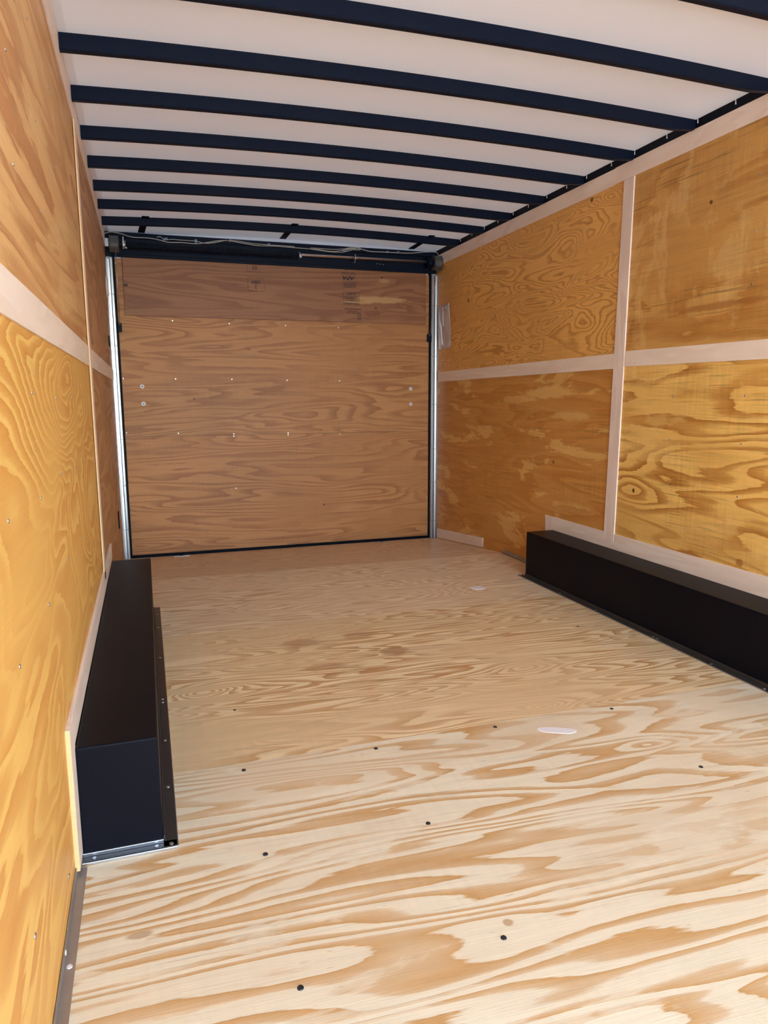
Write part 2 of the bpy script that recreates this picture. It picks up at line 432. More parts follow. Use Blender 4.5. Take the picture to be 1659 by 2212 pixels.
def screw_mesh(name, r=0.006, h=0.0015):
    bm = bmesh.new()
    cyl(bm, (0, 0, -0.002), (0, 0, h), r, r * 0.8, 12)
    cyl(bm, (0, 0, h), (0, 0, h + 0.0002), r * 0.35, r * 0.3, 6)
    me = bpy.data.meshes.new(name); bm.to_mesh(me); bm.free()
    return me
ME_SCREW = {}
def screw(parent, loc, axis, m, r=0.006, name='screw'):
    key = (m.name, r)
    if key not in ME_SCREW:
        me = screw_mesh('screw', r); me.materials.append(m); ME_SCREW[key] = me
    o = bpy.data.objects.new(name, ME_SCREW[key]); COL.objects.link(o)
    o.parent = parent
    off = Vector(parent['_at']) if '_at' in parent else Vector((0, 0, 0))
    o.location = Vector(loc) - off
    o.rotation_euler = Vector(axis).to_track_quat('Z', 'Y').to_euler()
    return o
for x, y in ((0.405, 1.105), (0.802, 1.096), (0.406, 1.500), (0.804, 1.492), (1.634, 1.496), (2.03, 1.50), (0.408, 1.894), (0.798, 1.894), (1.199, 1.905), (1.63, 1.90), (0.43, 2.30), (2.02, 2.69)):
    screw(floor, (x, y, 0.0005), (0, 0, 1), M_screw_d, 0.0068 if y < 2 else 0.005)
def filler(cx, cy, ra, rb, rot):
    bm = bmesh.new(); vs = []
    for i in range(28):
        t = 2 * math.pi * i / 28
        x = ra * math.copysign(abs(math.cos(t)) ** 0.8, math.cos(t)); y = rb * math.sin(t)
        x *= 1 + 0.05 * math.sin(3 * t); y *= 1 + 0.08 * math.cos(2 * t + 1)
        vs.append((cx + x * math.cos(rot) - y * math.sin(rot), cy + x * math.sin(rot) + y * math.cos(rot)))
    prism(bm, vs, 0.0, 0.0012)
    link('filler_patch', bm, M_filler, floor)
filler(1.372, 1.822, 0.060, 0.020, -0.42)
filler(1.884, 3.443, 0.040, 0.034, 0.1)

# ------------------------------------------------------------------ walls
def wall(name, x_in, x_out, mats):
    bm = bmesh.new()
    ys = (Y_OPEN, 0.60, 3.045, Y_BACK + 0.03)
    for i in range(3):
        for j, (z0, z1) in enumerate(((-0.16, 1.20), (1.20, 2.20))):
            box(bm, min(x_in, x_out), max(x_in, x_out), ys[i], ys[i + 1], z0, z1, mats[i][j])
    return bm
w_l = struct(link('wall_left', wall('l', 0.0, -0.02, ((0, 1), (0, 1), (2, 3))), [M_wall_ln_low, M_wall_ln_up, M_wall_lf_low, M_wall_lf_up]))
w_r = struct(link('wall_right', wall('r', W, W + 0.02, ((0, 1), (0, 1), (2, 3))), [M_wall_rn_low, M_wall_rn_up, M_wall_rf_low, M_wall_rf_up]))
for y in (2.25, 2.65, 3.465, 3.86, 4.265, 4.66, 5.05):
    for z in (1.86, 1.657, 1.46, 1.036, 0.848, 0.64):
        screw(w_r, (W, y + random.uniform(-.006, .006), z + random.uniform(-.006, .006)), (-1, 0, 0), M_screw, 0.0045)
for y in (1.14, 1.49, 1.86, 2.22, 2.60, 3.36):
    for z in (1.85, 1.645, 1.45, 1.045, 0.85, 0.64):
        screw(w_l, (0, y + random.uniform(-.01, .01), z + random.uniform(-.01, .01)), (1, 0, 0), M_screw, 0.0042)
for y, z in ((1.07, 0.239), (1.456, 0.071)):
    screw(w_l, (0, y, z), (1, 0, 0), M_screw, 0.006)

# outer skin of the trailer
bm = bmesh.new()
box(bm, -0.06, -0.045, Y_OPEN, Y_BACK + 0.09, -0.45, 2.26)
struct(link('trim_1', bm, M_ext))
bm = bmesh.new()
box(bm, W + 0.045, W + 0.06, Y_OPEN, Y_BACK + 0.09, -0.45, 2.26)
struct(link('trim_2', bm, M_ext))

# ------------------------------------------------------------------ roof skin (arched)
bm = bmesh.new()
N = 24
lo = []
for i in range(N + 1):
    x = -0.045 + (W + 0.09) * i / N
    z = arch(x) + 0.050
    lo.append((bm.verts.new((x, Y_OPEN, z)), bm.verts.new((x, Y_BACK + 0.09, z))))
for i in range(N):
    bm.faces.new((lo[i][0], lo[i + 1][0], lo[i + 1][1], lo[i][1])).smooth = True
struct(link('ceiling', bm, M_ceiling))

# ------------------------------------------------------------------ roof bows
BOWS = (1.84, 2.24, 2.636, 3.032, 3.437, 3.828, 4.222, 4.600, 5.008)
ORD = ('nearest the camera', 'second from the camera', 'third from the camera', 'fourth from the camera', 'middle one of nine',
       'fourth from the rear door', 'third from the rear door', 'second from the rear door', 'crossed by three braces')
def bow_mesh(y1):
    bm = bmesh.new()
    w, h = 0.028, 0.050
    prof = [(0, h), (0, 0.004), (0.004, 0), (w - 0.004, 0), (w, 0.004), (w, h)]
    rings = []
    for i in range(25):
        x = 0.006 + (W - 0.007) * i / 24
        lift = 0.012 * max(0.0, min(1.0, (x - 2.33) / 0.10))      # the right end is notched over the rail
        rings.append([bm.verts.new((x, y1 - w + p, arch(x) + max(q, 0 if q > 0.01 else q + lift))) for p, q in prof])
    for a, b in zip(rings, rings[1:]):
        for j in range(len(prof)):
            j2 = (j + 1) % len(prof)
            bm.faces.new((a[j], a[j2], b[j2], b[j]))
    bm.faces.new(rings[0]); bm.faces.new(list(reversed(rings[-1])))
    return bm
for y, s in zip(BOWS, ORD):
    o = link('roof_bow', bow_mesh(y), M_black, loc=(W / 2, y - 0.014, arch(W / 2)))
    o['label'] = 'black steel roof bow under the white ceiling, ' + s
    o['category'] = 'roof beam'; o['group'] = 'roof bows across the ceiling'

# long rails where the roof meets the walls
def rail(x0, x1, label):
    o = thing('roof_rail', label, 'rail', ((x0 + x1) / 2, 2.3, 2.16))
    bm = bmesh.new()
    box(bm, min(x0, x1), max(x0, x1), Y_OPEN, Y_BACK, 2.131, 2.172)
    part('rail_tube', bm, M_black_d, o)
    return o
rl = rail(W - 0.004, W + 0.03, 'black steel rail along the top of the right wall under the ceiling')
for y in (2.385, 2.586, 2.772, 2.99, 3.166, 3.375, 3.56, 3.763, 3.97, 4.157, 4.36, 4.555, 4.75, 4.943):
    bm = bmesh.new()
    cyl(bm, (W - 0.012, y, 2.148), (W - 0.010, y + 0.004, 2.166), 0.0022, 0.0018, 8)
    part('screw_tip', bm, M_screw_l, rl)

# ------------------------------------------------------------------ birch battens covering the plywood seams
TN = [2]
def batten(corners, side, thick=0.005, mat=None, edge=False, gap=0.0):
    """corners (y, z) counter-clockwise; side -1 right wall, +1 left wall"""
    TN[0] += 1
    x0 = W if side < 0 else 0.0
    bm = bmesh.new()
    a = [(x0 + side * gap, y, z) for y, z in corners]; b = [(x0 + side * thick, y, z) for y, z in corners]
    hexa(bm, a + b)
    if edge:                       # the cut ply edge shows
        bm.faces.ensure_lookup_table(); bm.faces[5].material_index = 1
    return struct(link('trim_%d' % TN[0], bm, mat or M_batten, bevel=0.0008))
def strip(y0, y1, za0, za1, zb0, zb1, side, **k):
    return batten([(y0, za0), (y1, zb0), (y1, zb1), (y0, za1)], side, **k)
# right wall
strip(Y_OPEN, 3.143, 2.056, 2.132, 2.057, 2.133, -1, thick=0.006)
strip(3.143, 5.36, 2.054, 2.131, 2.052, 2.130, -1)
batten([(3.019, 0.300), (3.104, 0.300), (3.068, 2.056), (2.992, 2.056)], -1, thick=0.007, mat=M_batten_post)
strip(0.6, 3.004, 1.160, 1.234, 1.179, 1.253, -1)
strip(3.082, 5.36, 1.172, 1.246, 1.159, 1.235, -1)
strip(1.62, 3.60, 0.262, 0.349, 0.252, 0.340, -1, thick=0.006)
batten([(3.60, 0.252), (3.68, 0.20), (3.684, 0.340), (3.60, 0.340)], -1, thick=0.004, mat=M_batten_post)
strip(4.51, 5.36, floor_z(4.51) + 0.005, floor_z(4.51) + 0.075, floor_z(5.36) + 0.006, floor_z(5.36) + 0.082, -1)
# left wall
strip(Y_OPEN, 3.01, 2.054, 2.154, 2.054, 2.154, 1)
strip(3.01, 5.35, 2.054, 2.154, 2.056, 2.154, 1)
strip(0.6, 3.04, 1.159, 1.235, 1.159, 1.235, 1)
strip(3.11, 5.35, 1.159, 1.235, 1.159, 1.235, 1)
batten([(3.035, 0.30), (3.11, 0.30), (3.11, 2.054), (3.035, 2.054)], 1, thick=0.008, mat=[M_batten_post, M_edge], edge=True, gap=0.0025)
strip(1.635, 3.66, 0.262, 0.338, 0.262, 0.338, 1, thick=0.008)
batten([(1.555, 0.012), (1.630, 0.012), (1.635, 0.338), (1.558, 0.338)], 1, thick=0.010, mat=[M_batten_post, M_edge], edge=True)

# ------------------------------------------------------------------ wheel boxes
def wheel_box(sx, label, y0, y1):
    """sx = +1 box against the left wall, -1 against the right wall"""
    xw = 0.010 if sx > 0 else W - 0.008
    xb = 0.186 if sx > 0 else W - 0.183
    root = thing('wheel_box', label, 'wheel well', ((xw + xb) / 2, (y0 + y1) / 2, 0.0), 'black steel wheel boxes')
    bm = bmesh.new()
    H = 0.265
    box(bm, min(xw, xb), max(xw, xb), y0, y1, 0.001, H)
    part('box_body', bm, M_box, root, bevel=0.004)
    # angle strip screwed to the floor along the long side and the ends
    bm = bmesh.new()
    xe = xb + sx * 0.030
    box(bm, min(xb, xe), max(xb, xe), y0 - 0.026, y1 + 0.034, 0.0005, 0.004)
    box(bm, min(xb, xb + sx * 0.004), max(xb, xb + sx * 0.004), y0, y1, 0.0005, 0.018)
    box(bm, min(xw, xe), max(xw, xe), y0 - 0.026, y0 - 0.001, 0.0006, 0.004)
    part('floor_strip', bm, M_strip, root, bevel=0.001)
    bm = bmesh.new()
    box(bm, min(xe, xe + sx * 0.003), max(xe, xe + sx * 0.003), y0 - 0.030, y1 + 0.036, 0.0005, 0.0045)
    s = part('strip_edge', bm, M_bright if sx > 0 else M_flange, root, bevel=0.0006); s['label'] = 'silver edge of the floor strip'
    bm = bmesh.new()
    box(bm, min(xw, xe), max(xw, xe), y0 - 0.034, y0 - 0.027, 0.0005, 0.0065)
    box(bm, min(xw, xb), max(xw, xb), y0 - 0.008, y0 - 0.0005, 0.004, 0.013)
    s = part('end_strip', bm, M_bright, root, bevel=0.001); s['label'] = 'bright metal end strip'
    return root, xb, xe
wb, xb, xe = wheel_box(1, 'long black wheel box along the left wall', 1.622, 3.590)
for y in (3.50, 3.29, 2.884, 2.461, 2.435, 2.144, 1.866, 1.606):
    screw(wb, (0.203, y, 0.004), (0, 0, 1), M_galv, 0.006)
for x in (0.035, 0.17):
    screw(wb, (x, 1.606, 0.004), (0, 0, 1), M_galv, 0.005)
wb, xb, xe = wheel_box(-1, 'long black wheel box along the right wall', 1.60, 3.588)
for y in (3.606, 3.191, 2.87, 2.448, 2.423, 2.111, 1.858):
    screw(wb, (W - 0.200, y, 0.004), (0, 0, 1), M_galv, 0.006)

# floor angles beyond the wheel boxes
def angle(sx, y0, y1, label):
    xw = 0.001 if sx > 0 else W - 0.001
    root = thing('floor_angle', label, 'metal strip', (xw, (y0 + y1) / 2, 0))
    bm = bmesh.new()
    z0, z1 = floor_z(y0), floor_z(y1)
    def bar(xa, xc, h0, h1):
        xa, xc = sorted((xa, xc))
        hexa(bm, [(xa, y0, z0 + h0), (xc, y0, z0 + h0), (xc, y1, z1 + h0), (xa, y1, z1 + h0),
                  (xa, y0, z0 + h1), (xc, y0, z0 + h1), (xc, y1, z1 + h1), (xa, y1, z1 + h1)])
    bar(xw, xw + sx * 0.0025, 0.0005, 0.026 if sx < 0 else 0.022)
    bar(xw, xw + sx * 0.021, 0.0005, 0.0028)
    part('angle_bar', bm, M_flange, root, bevel=0.0006)
    return root
a = angle(1, 0.2, 1.582, 'grey steel angle along the foot of the left wall in front of the wheel box')
screw(a, (0.0035, 1.31, 0.014), (1, 0, 0), M_screw_l, 0.006)
screw(a, (0.012, 1.285, 0.003), (0, 0, 1), M_screw_l, 0.006)
a = angle(-1, 3.66, Y_CREASE, 'grey steel angle along the foot of the right wall behind the wheel box')
screw(a, (W - 0.0035, 4.02, 0.014), (-1, 0, 0), M_screw_l, 0.005)
screw(a, (W - 0.0035, 3.75, 0.014), (-1, 0, 0), M_screw_l, 0.005)

# ------------------------------------------------------------------ ramp door
door = struct(bpy.data.objects.new('door_1', None), 'plywood-lined rear ramp door closing the far end'); COL.objects.link(door)
door.location = (0, 0, 0)
ZB = floor_z(Y_BACK)
def panel(name, x0, x1, y0, y1, z0, z1, m):
    bm = bmesh.new(); box(bm, x0, x1, y0, y1, z0, z1)
    return link(name, bm, m, door, bevel=0.0008)
panel('lower_panel', 0.056, 2.378, Y_BACK, Y_BACK + 0.02, ZB + 0.022, 0.764, M_door_low)
panel('middle_panel', 0.056, 2.378, Y_BACK, Y_BACK + 0.02, 0.7655, 1.985, M_door_mid)
flap = panel('spring_flap_panel', 0.105, 2.345, Y_BACK - 0.02, Y_BACK - 0.001, 1.607, 2.000, M_door_flap)
bm = bmesh.new()
box(bm, 0.043, 0.0555, Y_BACK - 0.01, Y_BACK + 0.02, ZB, 2.0)
box(bm, 2.3785, 2.392, Y_BACK - 0.01, Y_BACK + 0.02, ZB, 2.0)
box(bm, 0.043, 2.392, Y_BACK - 0.012, Y_BACK + 0.02, ZB, ZB + 0.0215)
link('rubber_seal', bm, M_rubber, door)
bm = bmesh.new(); box(bm, -0.045, W + 0.045, Y_BACK + 0.021, Y_BACK + 0.06, -0.16, 2.20)
link('outer_skin', bm, M_ext, door)
for x, z in ((0.419, 1.581), (0.815, 1.571), (1.229, 1.569), (1.636, 1.565), (0.066, 1.176), (0.42, 1.174), (0.819, 1.173), (1.23, 1.168), (1.639, 1.165),
             (0.066, 0.795), (0.421, 0.785), (0.818, 0.756), (0.818, 0.772), (1.227, 0.772), (1.227, 0.758), (1.636, 0.756), (0.82, 0.364), (0.064, 1.955)):
    screw(door, (x, Y_BACK, z), (0, -1, 0), M_screw_l, 0.0055)
for x, z, m in ((0.189, 1.120, M_white), (0.192, 0.999, M_white), (2.225, 1.104, M_galv), (2.225, 0.983, M_galv)):
    bm = bmesh.new()
    cyl(bm, (x, Y_BACK, z), (x, Y_BACK - 0.003, z), 0.015, 0.014, 24)
    b = link('washer', bm, m, door)
    bm = bmesh.new()
    cyl(bm, (x, Y_BACK - 0.003, z), (x, Y_BACK - 0.007, z), 0.007, 0.006, 12)
    link('bolt_head', bm, M_conn if m is M_white else M_galv, b)
for x0, x1, zc in ((0.050, 0.078, 1.523), (2.357, 2.392, 1.502)):
    bm = bmesh.new()
    box(bm, x0, x1, Y_BACK - 0.030, Y_BACK - 0.012, zc - 0.030, zc + 0.030)
    br = link('cable_bracket', bm, M_black, door, bevel=0.003)
    bm = bmesh.new()
    cyl(bm, ((x0 + x1) / 2 - 0.008, Y_BACK - 0.034, zc + 0.022), ((x0 + x1) / 2 + 0.008, Y_BACK - 0.034, zc + 0.022), 0.0025, n=8)
    link('pin', bm, M_galv, br)

# inked mill stamps on the flap (printed upside down)
YF = Y_BACK - 0.0203
def ink_bar(bm, x0, x1, z0, z1):
    vs = [bm.verts.new(p) for p in ((x0, YF - 0.0002, z0), (x1, YF - 0.0002, z0), (x1, YF - 0.0002, z1), (x0, YF - 0.0002, z1))]
    bm.faces.new(vs)
def frame(bm, x0, x1, z0, z1, t=0.0022, sides='lrtb'):
    if 'l' in sides: ink_bar(bm, x0, x0 + t, z0, z1)
    if 'r' in sides: ink_bar(bm, x1 - t, x1, z0, z1)
    if 'b' in sides: ink_bar(bm, x0, x1, z0, z0 + t)
    if 't' in sides: ink_bar(bm, x0, x1, z1 - t, z1)
def squiggle(bm, x0, x1, zc, h, seed):
    r = random.Random(seed); x = x0
    while x < x1 - 0.003:
        w = r.uniform(0.003, 0.010)
        ink_bar(bm, x, min(x + w, x1), zc - h / 2 * r.uniform(.6, 1), zc + h / 2 * r.uniform(.6, 1))
        x += w + r.uniform(0.0015, 0.004)
def lettering(bm, s, xc, zc, size, width, slant=0.0, bold=0.0):
    cu = bpy.data.curves.new('t', 'FONT'); cu.body = s; cu.size = size; cu.align_x = 'CENTER'; cu.align_y = 'CENTER'; cu.offset = bold; cu.shear = slant
    ob = bpy.data.objects.new('t', cu); COL.objects.link(ob)
    bpy.context.view_layer.update()
    me = bpy.data.meshes.new_from_object(ob.evaluated_get(bpy.context.evaluated_depsgraph_get()))
    xs = [v.co.x for v in me.vertices]; ys = [v.co.y for v in me.vertices]
    cx, cy = (min(xs) + max(xs)) / 2, (min(ys) + max(ys)) / 2
    kx, ky = width / (max(xs) - min(xs)), size / (max(ys) - min(ys))
    vs = [bm.verts.new((xc - (v.co.x - cx) * kx, YF - 0.0003, zc - (v.co.y - cy) * ky)) for v in me.vertices]
    for p in me.polygons:
        try: bm.faces.new([vs[i] for i in p.vertices])
        except ValueError: pass
    bpy.data.objects.remove(ob); bpy.data.curves.remove(cu); bpy.data.meshes.remove(me)
bm = bmesh.new()
squiggle(bm, 1.690, 1.716, 1.990, 0.008, 1)
squiggle(bm, 1.662, 1.768, 1.968, 0.007, 2)
ink_bar(bm, 1.655, 1.776, 1.9545, 1.957)
lettering(bm, 'APA', 1.716, 1.929, 0.030, 0.098, 0.25, 0.0012)
ink_bar(bm, 1.662, 1.784, 1.9015, 1.904)
lettering(bm, 'SCOTCH', 1.724, 1.879, 0.028, 0.094, 0.0, 0.0006)
ink_bar(bm, 1.665, 1.788, 1.8585, 1.861)
frame(bm, 1.670, 1.798, 1.732, 1.828)
ink_bar(bm, 1.670, 1.798, 1.7755, 1.777)
ink_bar(bm, 1.676, 1.790, 1.7985, 1.7998)
for i, (z, h, a0, a1) in enumerate(((1.818, .007, 1.70, 1.775), (1.808, .007, 1.695, 1.772), (1.792, .007, 1.678, 1.790), (1.783, .006, 1.682, 1.790), (1.763, .008, 1.678, 1.792), (1.744, .011, 1.682, 1.794))):
    squiggle(bm, a0, a1, z, h, 10 + i)
for q in range(4):
    ink_bar(bm, 1.682, 1.811, 1.6985 + q * 0.0026, 1.7000 + q * 0.0026)
squiggle(bm, 1.707, 1.790, 1.686, 0.008, 30)
squiggle(bm, 1.690, 1.811, 1.674, 0.008, 31)
for i in range(22):
    t0, t1 = 2 * math.pi * i / 22, 2 * math.pi * (i + 1) / 22
    q = [(1.797 + r * math.cos(t), 1.655 + r * 0.95 * math.sin(t)) for r, t in ((0.0125, t0), (0.0155, t0), (0.0155, t1), (0.0125, t1))]
    bm.faces.new([bm.verts.new((x, YF - 0.0002, z)) for x, z in q])
ink_bar(bm, 1.783, 1.811, 1.6535, 1.657)
squiggle(bm, 1.785, 1.812, 1.633, 0.010, 33)
ink_bar(bm, 1.715, 1.775, 1.634, 1.6355)
ink_bar(bm, 1.775, 1.819, 1.622, 1.6235)
link('mill_stamp', bm, M_ink, flap)
bm = bmesh.new()
frame(bm, 0.953, 1.066, 1.939, 1.9985, 0.002, 'lb')
lettering(bm, '02', 1.009, 1.967, 0.026, 0.036, 0, 0.0003)
squiggle(bm, 0.972, 1.066, 1.992, 0.005, 40)
frame(bm, 0.956, 1.074, 1.803, 1.897, 0.002, 'ltb')
ink_bar(bm, 1.074, 1.076, 1.815, 1.86)
lettering(bm, 'CREW', 1.014, 1.868, 0.026, 0.066, 0, 0.0008)
lettering(bm, '2', 1.014, 1.833, 0.026, 0.015, 0, 0.0006)
link('mill_stamp', bm, M_ink, flap)
bm = bmesh.new()
r = random.Random(5)
for i in range(46):
    t = r.random(); x = 1.835 + 0.15 * t + r.gauss(0, .006); z = 1.640 + 0.045 * t + r.gauss(0, .008)
    ink_bar(bm, x, x + r.uniform(.002, .006), z, z + r.uniform(.001, .004))
link('speckle_mark', bm, M_ink, flap)

# small metal catch plates in the floor before the door
for x, v, s in ((0.40, 5.33, 'left'), (1.95, 5.335, 'right')):
    z = floor_z(5.34)
    root = thing('floor_catch', 'small bright metal catch plate in the floor at the %s of the rear door' % s, 'catch', (x, 5.34, z), 'floor catches before the rear door')
    bm = bmesh.new(); box(bm, x - 0.055, x + 0.055, 5.325, 5.352, z + 0.001, z + 0.006)
    part('plate', bm, M_galv, root, bevel=0.001)
    bm = bmesh.new(); cyl(bm, (x, 5.345, z + 0.005), (x, 5.345, z + 0.016), 0.012, 0.008, 14)
    part('catch_knob', bm, M_rubber, root)

# ------------------------------------------------------------------ corner tracks
def track(sx, label):
    root = thing('door_track', label, 'metal track', (0.02 if sx > 0 else W - 0.02, 5.40, ZB))
    X = (lambda d: d) if sx > 0 else (lambda d: W - d)
    zt = 1.985
    wid = 0.042 if sx > 0 else 0.050
    bm = bmesh.new()      # strip facing the door opening
    p = [(X(0.0255), 5.402), (X(0.027), 5.396), (X(wid - 0.002), 5.396), (X(wid), 5.400), (X(wid), 5.414), (X(0.0255), 5.414)]
    prism(bm, p, ZB + 0.004, zt)
    part('door_side_channel', bm, M_galv, root)
    bm = bmesh.new()      # strip against the side wall
    p = [(X(0.001), 5.376), (X(0.006), 5.376), (X(0.008), 5.384), (X(0.022), 5.386), (X(0.024), 5.396), (X(0.024), 5.414), (X(0.001), 5.414)]
    prism(bm, p, ZB + 0.006, zt - 0.01)
    part('wall_side_channel', bm, M_galv, root)
    for z in ((0.10, 0.42, 0.75, 1.05, 1.40, 1.745) if sx > 0 else (0.03, 0.35, 0.62, 0.98, 1.36, 1.75)):
        for xx, yy in ((0.0345, 5.3965), (0.014, 5.3855)):
            screw(root, (X(xx), yy, z), (sx * 0.3 if xx < .02 else 0, -1, 0), M_screw_d, 0.0042, 'rivet')
    return root
track(1, 'silver metal track up the left side of the rear door')
track(-1, 'silver metal track up the right side of the rear door')

# ------------------------------------------------------------------ header with counterbalance spring
hd = thing('door_header', 'black steel header across the top of the rear door', 'header', (W / 2, 5.40, 1.99))
bm = bmesh.new()
box(bm, 0.001, W - 0.001, 5.394, 5.418, 1.995, 2.118)
part('face_plate', bm, M_black, hd, bevel=0.002)
bm = bmesh.new()
box(bm, 0.002, W - 0.002, 5.386, 5.414, 2.1185, 2.155)
part('top_tube', bm, M_black, hd, bevel=0.004)
bm = bmesh.new()
box(bm, 0.046, W - 0.05, 5.380, 5.393, 1.990, 2.012)
part('bottom_lip', bm, M_black, hd, bevel=0.004)
for x, z in ((1.94, 2.045), (1.965, 2.043), (1.99, 2.041)):
    screw(hd, (x, 5.394, z), (0, -1, 0), M_screw_l, 0.003)

sp = thing('counterbalance_spring', 'dark coil spring and shaft above the rear door, cable drum at each end', 'spring', (W / 2, 5.335, 2.06))
YS, ZS = 5.322, 2.060
pts = []
turns = 150
for i in range(turns * 8 + 1):
    t = 2 * math.pi * i / 8
    pts.append((0.135 + 1.185 * i / (turns * 8), YS + 0.020 * math.cos(t), ZS - 0.003 + 0.020 * math.sin(t)))
bm = bmesh.new(); tube(bm, pts, 0.0042, 5)
part('coil', bm, M_spring, sp)
bm = bmesh.new(); cyl(bm, (0.006, YS, ZS), (W - 0.006, YS, ZS + 0.004), 0.0095, n=16)
part('shaft', bm, M_shaft, sp)
for x0, x1 in ((0.034, 0.088), (2.373, 2.430)):
    bm = bmesh.new()
    cyl(bm, (x0, YS, ZS), (x1, YS, ZS), 0.050, n=32)
    cyl(bm, (x0 - 0.003, YS, ZS), (x0, YS, ZS), 0.056, n=32)
    cyl(bm, (x1, YS, ZS), (x1 + 0.003, YS, ZS), 0.056, n=32)
    d = part('cable_drum', bm, M_drum, sp)
    pts = []
    for i in range(14 * 20 + 1):
        t = 2 * math.pi * i / 20
        pts.append((x0 + 0.003 + (x1 - x0 - 0.006) * i / 280, YS + 0.0515 * math.cos(t), ZS + 0.0515 * math.sin(t)))
    bm = bmesh.new(); tube(bm, pts, 0.0019, 5)
    cw = link('cable_winding', bm, M_drum, d, loc=Vector(sp['_at']))
    cw.location = (0, 0, 0)
bm = bmesh.new()
cyl(bm, (0.112, YS, ZS), (0.136, YS, ZS), 0.024, 0.027, 20)
box(bm, 0.118, 0.124, YS - 0.034, YS - 0.028, ZS - 0.03, ZS + 0.045)
cyl(bm, (0.112, YS - 0.027, ZS - 0.02), (0.145, YS - 0.04, ZS - 0.028), 0.005, n=10)
part('winding_cone', bm, M_galv, sp)
bm = bmesh.new()
cyl(bm, (1.318, YS, ZS - 0.002), (1.336, YS, ZS - 0.002), 0.026, 0.014, 20)
cyl(bm, (1.328, YS - 0.026, ZS - 0.016), (1.328, YS - 0.034, ZS - 0.016), 0.008, n=10)
part('end_cone', bm, M_galv, sp)
bm = bmesh.new()
cyl(bm, (1.738, YS, ZS + 0.002), (1.746, YS, ZS + 0.002), 0.026, n=20)
box(bm, 1.739, 1.745, YS - 0.004, 5.3935, ZS - 0.030, ZS - 0.005)
part('centre_bearing', bm, M_galv, sp)
bm = bmesh.new()
cyl(bm, (2.318, YS, ZS), (2.326, YS, ZS), 0.040, n=24)
cyl(bm, (2.326, YS, ZS), (2.370, YS, ZS), 0.030, n=20)
part('end_bearing', bm, M_black, sp)
for pa, pb in (((0.0705, YS - 0.050, ZS), (0.0660, Y_BACK - 0.032, 1.545)), ((2.389, YS - 0.050, ZS), (2.375, Y_BACK - 0.032, 1.525))):
    bm = bmesh.new(); tube(bm, [pa, pb], 0.0017, 6)
    part('lift_cable', bm, M_galv, sp)
bm = bmesh.new()
box(bm, 0.003, 0.030, YS - 0.018, YS + 0.018, ZS - 0.02, ZS + 0.035)
part('end_plate', bm, M_galv, sp, bevel=0.003)

# three flat braces from the header over the last roof bow
for (xa, xb), s in zip(((0.268, 0.240), (1.218, 1.218), (2.205, 2.220)), ('left', 'middle', 'right')):
    bm = bmesh.new(); z = arch((xa + xb) / 2) + 0.0465
    hexa(bm, [(xa - .022, 4.93, z - .004), (xa + .022, 4.93, z - .004), (xb + .022, 5.40, z - .004), (xb - .022, 5.40, z - .004),
              (xa - .022, 4.93, z), (xa + .022, 4.93, z), (xb + .022, 5.40, z), (xb - .022, 5.40, z)])
    o = link('roof_brace', bm, M_black_d, loc=((xa + xb) / 2, 5.2, z))
    o['label'] = 'short flat black brace running back from the last roof bow, the %s one of three' % s
    o['category'] = 'brace'; o['group'] = 'short roof braces above the rear door'

# ------------------------------------------------------------------ wiring along the header
wr = thing('wiring_harness', 'thin cream wires looped along the black header above the rear door', 'wire', (1.2, 5.36, 2.13))
WP = [(0.004, 2.139), (0.045, 2.151), (0.106, 2.144), (0.177, 2.126), (0.285, 2.126), (0.349, 2.119), (0.412, 2.107), (0.506, 2.110), (0.600, 2.108), (0.676, 2.120), (0.754, 2.137), (0.832, 2.142), (0.929, 2.131), (1.028, 2.121),
      (1.111, 2.123), (1.177, 2.125), (1.299, 2.122), (1.466, 2.120), (1.576, 2.112), (1.653, 2.123), (1.723, 2.141), (1.801, 2.143), (1.880, 2.130), (1.978, 2.131), (2.104, 2.133), (2.213, 2.137), (2.305, 2.148), (2.398, 2.155), (2.432, 2.147), (2.436, 2.112)]
YW = 5.377
bm = bmesh.new(); tube(bm, spline([(x, YW, z - 0.002) for x, z in WP]), 0.0028, 6)
part('main_wire', bm, M_wire, wr)
for seq in ([(0.34, 2.132), (0.365, 2.136), (0.39, 2.118), (0.44, 2.124), (0.50, 2.123), (0.60, 2.122), (0.66, 2.112), (0.72, 2.118), (0.80, 2.139)],
            [(0.832, 2.143), (0.90, 2.140), (1.0, 2.131), (1.11, 2.128), (1.2, 2.128), (1.3, 2.127)],
            [(1.42, 2.125), (1.50, 2.125), (1.60, 2.125), (1.68, 2.135), (1.74, 2.149), (1.80, 2.146), (1.79, 2.132), (1.72, 2.134), (1.68, 2.118), (1.665, 2.112)],
            [(1.40, 2.119), (1.52, 2.109), (1.60, 2.106), (1.68, 2.112), (1.76, 2.138)]):
    bm = bmesh.new(); tube(bm, spline([(x, YW - 0.004, z) for x, z in seq]), 0.0022, 6)
    part('loose_wire', bm, M_wire, wr)
for x, z in ((0.404, 2.124), (0.39, 2.119), (0.602, 2.125), (0.602, 2.113), (1.114, 2.129), (2.018, 2.129), (2.104, 2.131), (1.672, 2.112)):
    bm = bmesh.new()
    cyl(bm, (x - 0.009, YW - 0.004, z), (x + 0.006, YW - 0.004, z + 0.004), 0.0085, 0.006, 12)
    part('connector', bm, M_conn, wr)
for x, z in ((0.836, 2.139), (1.755, 2.140)):
    bm = bmesh.new()
    tube(bm, [(x, YW - 0.003 + 0.008 * math.cos(t), z + 0.013 * math.sin(t)) for t in [2 * math.pi * i / 14 for i in range(14)]], 0.002, 6)
    part('cable_clip', bm, M_galv, wr)

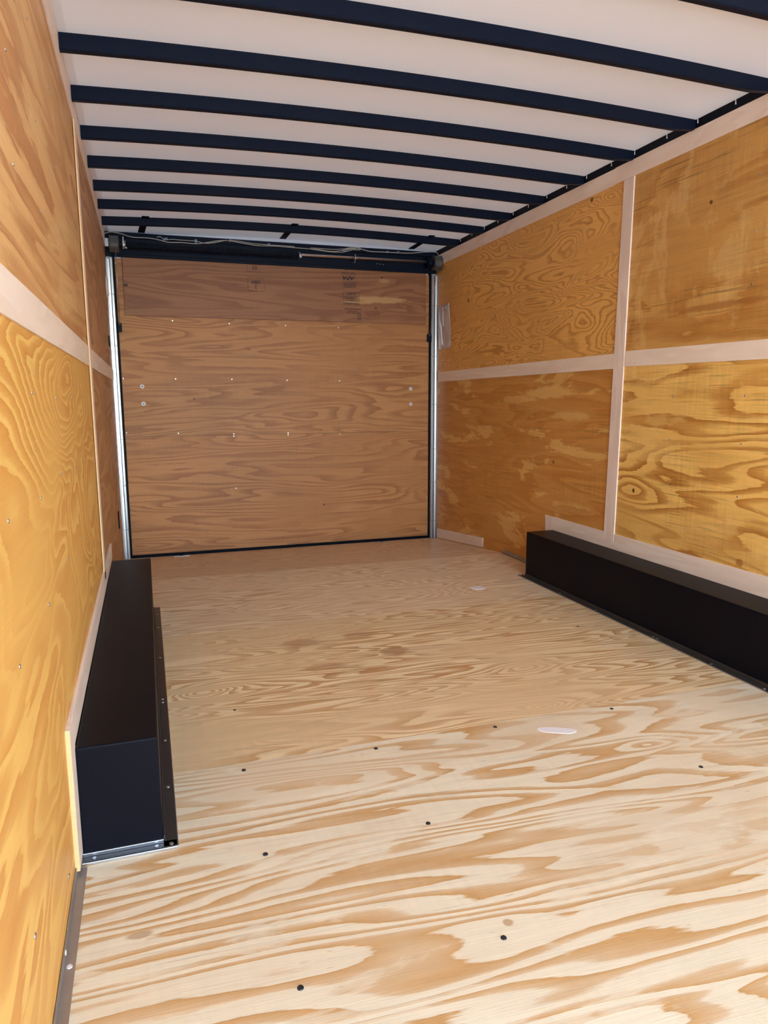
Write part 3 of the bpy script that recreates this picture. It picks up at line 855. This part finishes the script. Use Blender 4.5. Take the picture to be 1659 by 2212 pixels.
# ------------------------------------------------------------------ small things on the walls
def bag():
    root = thing('document_bag', 'clear plastic bag of folded papers taped to the right wall by the rear door', 'plastic bag', (W - 0.01, 5.25, 1.41))
    A, B, C_, D = (5.356, 1.738), (5.138, 1.742), (5.103, 1.415), (5.352, 1.405)
    bm = bmesh.new(); n, m = 14, 18; g = []
    for i in range(n + 1):
        row = []
        for j in range(m + 1):
            s, t = i / n, j / m
            y = (A[0] * (1 - s) + B[0] * s) * (1 - t) + (D[0] * (1 - s) + C_[0] * s) * t
            z = (A[1] * (1 - s) + B[1] * s) * (1 - t) + (D[1] * (1 - s) + C_[1] * s) * t
            d = 0.006 + 0.008 * math.sin(math.pi * s) * math.sin(math.pi * min(1, t * 1.2)) + 0.003 * math.sin(9 * s + 5 * t) + 0.002 * math.sin(17 * s - 8 * t) + (0.006 * (1 - t) * s)
            row.append(bm.verts.new((W - max(0.003, d), y, z)))
        g.append(row)
    for i in range(n):
        for j in range(m):
            bm.faces.new((g[i][j], g[i + 1][j], g[i + 1][j + 1], g[i][j + 1])).smooth = True
    o = part('bag_film', bm, M_bag, root)
    md = o.modifiers.new('thick', 'SOLIDIFY'); md.thickness = 0.0006
    bm = bmesh.new()
    hexa(bm, [(W - .0025, 5.345, 1.43), (W - .0025, 5.12, 1.44), (W - .0025, 5.15, 1.70), (W - .0025, 5.348, 1.70), (W - .001, 5.345, 1.43), (W - .001, 5.12, 1.44), (W - .001, 5.15, 1.70), (W - .001, 5.348, 1.70)])
    part('folded_paper', bm, mat_plain('pale_paper', srgb(206, 190, 180), 0.7), root)
bag()

o = thing('oval_cover', 'small white oval plastic cover on the left wall beside the rear track', 'cover', (0.0, 5.18, 1.76))
bm = bmesh.new()
vs = [(5.20 + 0.085 * math.cos(t), 1.765 + 0.070 * math.sin(t)) for t in [2 * math.pi * i / 28 for i in range(28)]]
a_ = [bm.verts.new((0.001, y, z)) for y, z in vs]; b_ = [bm.verts.new((0.012, 5.20 + (y - 5.20) * .8, 1.765 + (z - 1.765) * .8)) for y, z in vs]
for i in range(28):
    bm.faces.new((a_[i], a_[(i + 1) % 28], b_[(i + 1) % 28], b_[i]))
bm.faces.new(b_); bm.faces.new(list(reversed(a_)))
part('cover_shell', bm, M_white, o)
for (y, z, h), s in zip(((5.07, 1.405, 0.07), (4.80, 0.27, 0.11)), ('below the white oval cover', 'low down near the floor')):
    bm = bmesh.new(); box(bm, 0.0005, 0.006, y - 0.03, y + 0.03, z - h / 2, z + h / 2)
    o = link('latch_plate', bm, M_rubber, loc=(0.003, y, z), bevel=0.002)
    o['label'] = 'flat black latch plate on the left wall, ' + s
    o['category'] = 'latch'; o['group'] = 'black latch plates on the left wall'

for o in bpy.data.objects:
    if '_at' in o:
        del o['_at']
